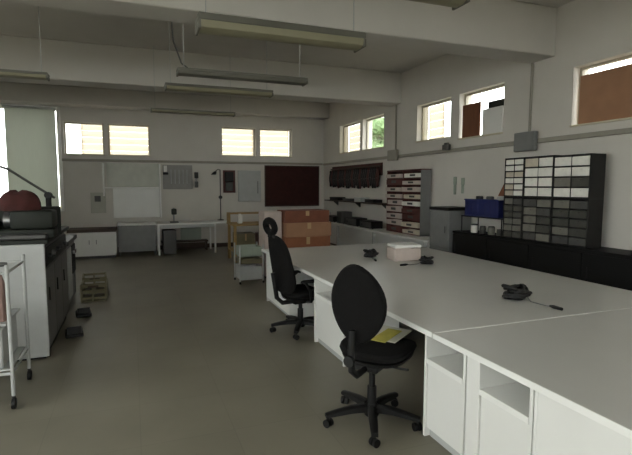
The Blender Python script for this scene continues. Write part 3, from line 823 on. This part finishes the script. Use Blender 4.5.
# tiered crates beside the tall chair
t = thing('storage_trolley', 'pale three-tier storage trolley left of the tall black chair', 'trolley', (1.64, 7.55, 0))
for x in (0.0, .40):
    for y in (0.0, .42):
        MB().cyl((x, y, .05), (x, y, .66), .012, seg=8).build('post', LGREY, t)
        MB().ell((x, y, .025), .018, .018, .0245, 10).build('caster', BLACKP, t)
def bin_(z, h, m, nm):
    b = MB().box(.015, .385, .015, .405, z, z+.01)
    b.box(.015, .385, .015, .025, z, z+h, bev=.002).box(.015, .385, .395, .405, z, z+h, bev=.002)
    b.box(.015, .025, .026, .394, z, z+h, bev=.002).box(.375, .385, .026, .394, z, z+h, bev=.002)
    for k in range(4): b.box(.05+k*.085, .075+k*.085, .006, .0145, z+.01, z+h, bev=.001)
    b.build(nm, m, t)
bin_(.07, .22, LGREY, 'lower_bin'); bin_(.34, .08, OLIVE, 'middle_tray'); bin_(.46, .16, PALEGREEN, 'upper_bin')

# ------------------------------------------------------------------ left side: machine row
t = thing('workshop_machine', 'long grey machine cabinet with a pale end panel along the left side', 'machine', (-1.75, 4.87, 0))
MB().box(.02, .94, .025, 1.55, .06, 1.08, bev=.008).build('body', DGREY, t)
MB().box(0, .96, 0, .024, .03, 1.11, bev=.006).build('end_panel', LGREY, t)
MB().box(.03, .92, .05, 1.5, 0, .059).build('plinth', BLACKP, t)
MB().box(-.01, .99, .0, 1.58, 1.111, 1.15, bev=.006).build('top_board', GREENB, t)
for a, b in ((.06, .54), (.56, 1.04), (1.06, 1.52)):
    d = MB().box(.941, .956, a, b, .10, .86, bev=.004).build('door', mat('machine door grey', (92, 92, 88), .45), t)
    MB().cyl((.97, a+.05, .55), (.97, a+.05, .68), .007, seg=8).build('handle', BLACKP, d)
MB().box(.941, .958, .08, 1.5, .88, 1.06, bev=.004).build('control_panel', BLACKP, t)
for k in range(5):
    MB().cyl((.9585, .2+k*.26, .97), (.99, .2+k*.26, .97), .03, .024, seg=14).build('knob', DGREY if k % 2 else BLACKP, t)
# bench lathe on top
t = thing('bench_lathe', 'dark green bench lathe on top of the grey machine cabinet', 'machine', (-.72, 5.12, 1.151), R(90))
MB().box(.205, .22, -.02, 1.02, .0, .29, bev=.004).build('splash_guard', GREENB, t)
MB().box(-.13, .13, .0, 1.0, 0, .09, bev=.01).build('bed', GREENB, t)
MB().box(-.17, .15, .0, .36, .091, .265, bev=.03, seg=2).build('headstock', GREENB, t)
MB().cyl((0, .361, .17), (0, .43, .17), .075, seg=20).build('chuck', CHROME, t)
MB().box(-.16, .20, .50, .68, .091, .16, bev=.01).build('carriage', BLACKP, t)
MB().cyl((-.20, .59, .13), (-.1605, .59, .13), .05, seg=16).build('handwheel', CHROME, t)
MB().box(-.09, .09, .80, .97, .091, .22, bev=.02).build('tailstock', GREENB, t)
MB().cyl((0, .70, .17), (0, .7995, .17), .025, seg=12).build('quill', CHROME, t)
MB().box(-.24, -.135, .05, .98, .0, .05, bev=.012).build('chip_tray', DGREY, t)
# red cloth over the headstock
rings = []
n = 24
def blob(rx, ry, h, seedv, layers=9):
    rg = random.Random(seedv); ph = [rg.uniform(0, 6.28) for _ in range(4)]
    out = []
    for j in range(layers):
        f = j/(layers-1); z = h*math.sin(f*math.pi/2); s_ = math.cos(f*math.pi/2*.96)**.6
        ring = []
        for k in range(n):
            a = k*2*math.pi/n
            w = 1 + .10*math.sin(3*a+ph[0]+2*f) + .06*math.sin(7*a+ph[1]-3*f)
            ring.append(Vector((rx*s_*w*math.cos(a), ry*s_*w*math.sin(a), z*(1+.08*math.sin(2*a+ph[2])))))
        out.append(ring)
    return out
o = solo(MB().ring_loft(blob(.17, .13, .18, 3)), 'red_cloth_bag', REDC, 'dark red crumpled cloth bag lying on top of the bench lathe headstock', 'bag', (-1.02, 5.10, 1.4175))
o = solo(MB().ring_loft(blob(.2, .14, .33, 9)), 'red_cloth_bag', REDC, 'tall dark red cloth bag on the machine top behind the bench lathe', 'bag', (-1.25, 5.62, 1.1515))
# lamp with long arm
t = thing('machine_lamp', 'black lamp on a post with a long slanting arm above the grey machine', 'lamp', (-.83, 5.50, 1.151))
MB().box(-.05, .05, -.06, .06, 0, .03, bev=.006).build('clamp', BLACKP, t)
MB().cyl((0, 0, .031), (0, 0, .38), .028, seg=12).build('post', BLACKP, t)
MB().cyl((0, -.04, .40), (0, .04, .40), .035, seg=14).build('joint', BLACKP, t)
MB().tube([(.06, 0, .37), (-.15, 0, .52), (-.35, 0, .665), (-.50, 0, .72)], .013, 8).build('arm', DGREY, t)
MB().lathe([(.02, .10), (.035, .08), (.07, .02), (.085, -.02), (.08, -.02), (.06, .01)], c=(-.54, 0, .66)).build('lamp_shade', BLACKP, t)
# second machine behind
t = thing('pillar_machine', 'grey pedestal machine standing behind the long machine cabinet', 'machine', (-1.55, 6.75, 0))
MB().box(0, .70, 0, .95, .05, .86, bev=.01).build('pedestal', MGREY, t)
MB().box(.05, .65, .05, .9, 0, .049).build('plinth', BLACKP, t)
MB().box(-.02, .74, -.02, .97, .861, .92, bev=.008).build('table', DGREY, t)
MB().box(.701, .715, .08, .46, .12, .80, bev=.003).build('door', LGREY, t)
MB().box(.701, .718, .52, .88, .40, .80, bev=.003).build('control_panel', BLACKP, t)
for k in range(3): MB().cyl((.7185, .60+k*.1, .70), (.745, .60+k*.1, .70), .025, seg=12).build('knob', REDC if k == 1 else LGREY, t)
MB().box(.10, .50, .15, .60, .921, 1.20, bev=.02).build('head', LGREY, t)
MB().tube([(.50, .35, 1.1), (.62, .35, 1.08), (.66, .35, 1.02)], .02, 8).build('nozzle', BLACKP, t)
# foot pedals
for x, y, lab in ((-.66, 5.62, 'black foot pedal on the floor beside the grey machine, the nearer one'), (-.64, 6.45, 'black foot pedal on the floor beside the grey machine, the farther one')):
    t = thing('foot_pedal', lab, 'pedal', (x, y, 0), R(8), 'foot pedals beside the grey machine')
    MB().box(-.09, .09, -.13, .13, 0, .04, bev=.01).build('base', BLACKP, t)
    MB().prism([(-.12, .041), (.11, .041), (.11, .06), (-.12, .12)], lambda a, b: Vector((-.07, a, b)), lambda a, b: Vector((.07, a, b))).build('treadle', BLACKP, t)
# olive crates
def crate(loc, rz, label):
    t = thing('lattice_crate', label, 'crate', loc, rz, 'olive crates on the floor by the pedestal machine')
    b = MB().box(0, .34, 0, .42, 0, .012)
    for z in (.03, .12, .21):
        b.box(0, .34, 0, .012, z, z+.035, bev=.002).box(0, .34, .408, .42, z, z+.035, bev=.002)
        b.box(0, .012, .013, .407, z, z+.035, bev=.002).box(.328, .34, .013, .407, z, z+.035, bev=.002)
    for x in (.0, .15, .318):
        b.box(x, x+.022, -.004, -.0005, 0, .25, bev=.001).box(x, x+.022, .4205, .424, 0, .25, bev=.001)
    for y in (.03, .20, .37):
        b.box(-.004, -.0005, y, y+.022, 0, .25, bev=.001).box(.3405, .344, y, y+.022, 0, .25, bev=.001)
    b.build('lattice_body', OLIVE, t)
    MB().box(.1, .24, -.012, -.0045, .205, .235, bev=.003).build('handle', BROWN, t)
crate((-.74, 7.15, 0), 0, 'olive lattice crate on the floor, the nearer of the pair')
crate((-.76, 7.70, 0), R(4), 'olive lattice crate on the floor, the farther of the pair')

# ------------------------------------------------------------------ trolley at the left edge
t = thing('tube_trolley', 'grey tubular trolley with a pale bin at the left edge', 'trolley', (-1.535, 3.86, 0))
for x in (0.0, .66):
    for y in (0.0, .55):
        MB().cyl((x, y, .10), (x, y, 1.08), .014, seg=10).build('post', LGREY, t)
        c = MB().cyl((x-.012, y, .04), (x+.012, y, .04), .04, seg=16).cyl((x, y, .045), (x, y, .099), .012, seg=8).build('caster', BLACKP, t)
for z in (.27, 1.02):
    f = MB().tube([(0, 0, z), (.66, 0, z), (.66, .55, z), (0, .55, z)], .012, 8, closed=True)
    f.build('rail', LGREY, t)
MB().box(.015, .645, .015, .535, .285, .30, bev=.002).build('shelf', LGREY, t)
MB().box(.03, .60, .03, .50, .3005, .60, bev=.012).build('pale_bin', LGREY, t)
MB().box(.03, .63, .03, .50, .62, .64, bev=.002).build('upper_shelf', LGREY, t)
o = solo(MB().ring_loft(blob(.06, .11, .34, 4)), 'pink_bag', PINK, 'pinkish bag standing on the upper shelf of the grey trolley', 'bag', (-.975, 4.02, .6405))
o = solo(MB().ring_loft(blob(.075, .11, .22, 6)), 'red_pouch', REDC, 'dull red pouch on the grey trolley beside the pinkish bag', 'pouch', (-1.15, 4.02, .6405))
# black hand drill lying across the top rail
t = thing('power_drill', 'black power drill lying across the top rail of the grey trolley', 'tool', (-1.06, 3.862, 1.044))
MB().tube([(-.22, 0, .04), (-.12, 0, .045), (.02, 0, .045), (.10, 0, .04)], [.03, .042, .042, .03], 12).build('motor_body', BLACKP, t)
MB().tube([(.1005, 0, .04), (.19, 0, .04)], [.022, .014], 10).build('chuck', DGREY, t)
MB().tube([(-.13, .03, .035), (-.15, .07, .02), (-.16, .14, .008)], [.026, .028, .03], 10).build('grip', BLACKP, t)

# ------------------------------------------------------------------ camera and light
cam = bpy.data.cameras.new('camera'); co = bpy.data.objects.new('camera', cam); COL.objects.link(co)
W_, H_ = 632, 455
F = 465.0
cam.sensor_fit = 'HORIZONTAL'; cam.sensor_width = 36.0
cam.lens = F/W_*36.0
cam.shift_x = (316-303.5)/W_
cam.clip_start = 0.05; cam.clip_end = 200
yaw, pitch = R(20.12), R(5.14)
co.location = (0, 0, 1.65)
co.rotation_euler = (math.pi/2-pitch, 0, -yaw)
SC.camera = co

w = bpy.data.worlds.new('world'); SC.world = w; w.use_nodes = True
nt = w.node_tree; bg = nt.nodes['Background']
bg.inputs['Color'].default_value = (1.0, .99, .97, 1); bg.inputs['Strength'].default_value = 5.0
SC.view_settings.view_transform = 'Standard'; SC.view_settings.look = 'None'
SC.view_settings.exposure = 0.42; SC.view_settings.gamma = 1.0
SC.view_settings.use_curve_mapping = False
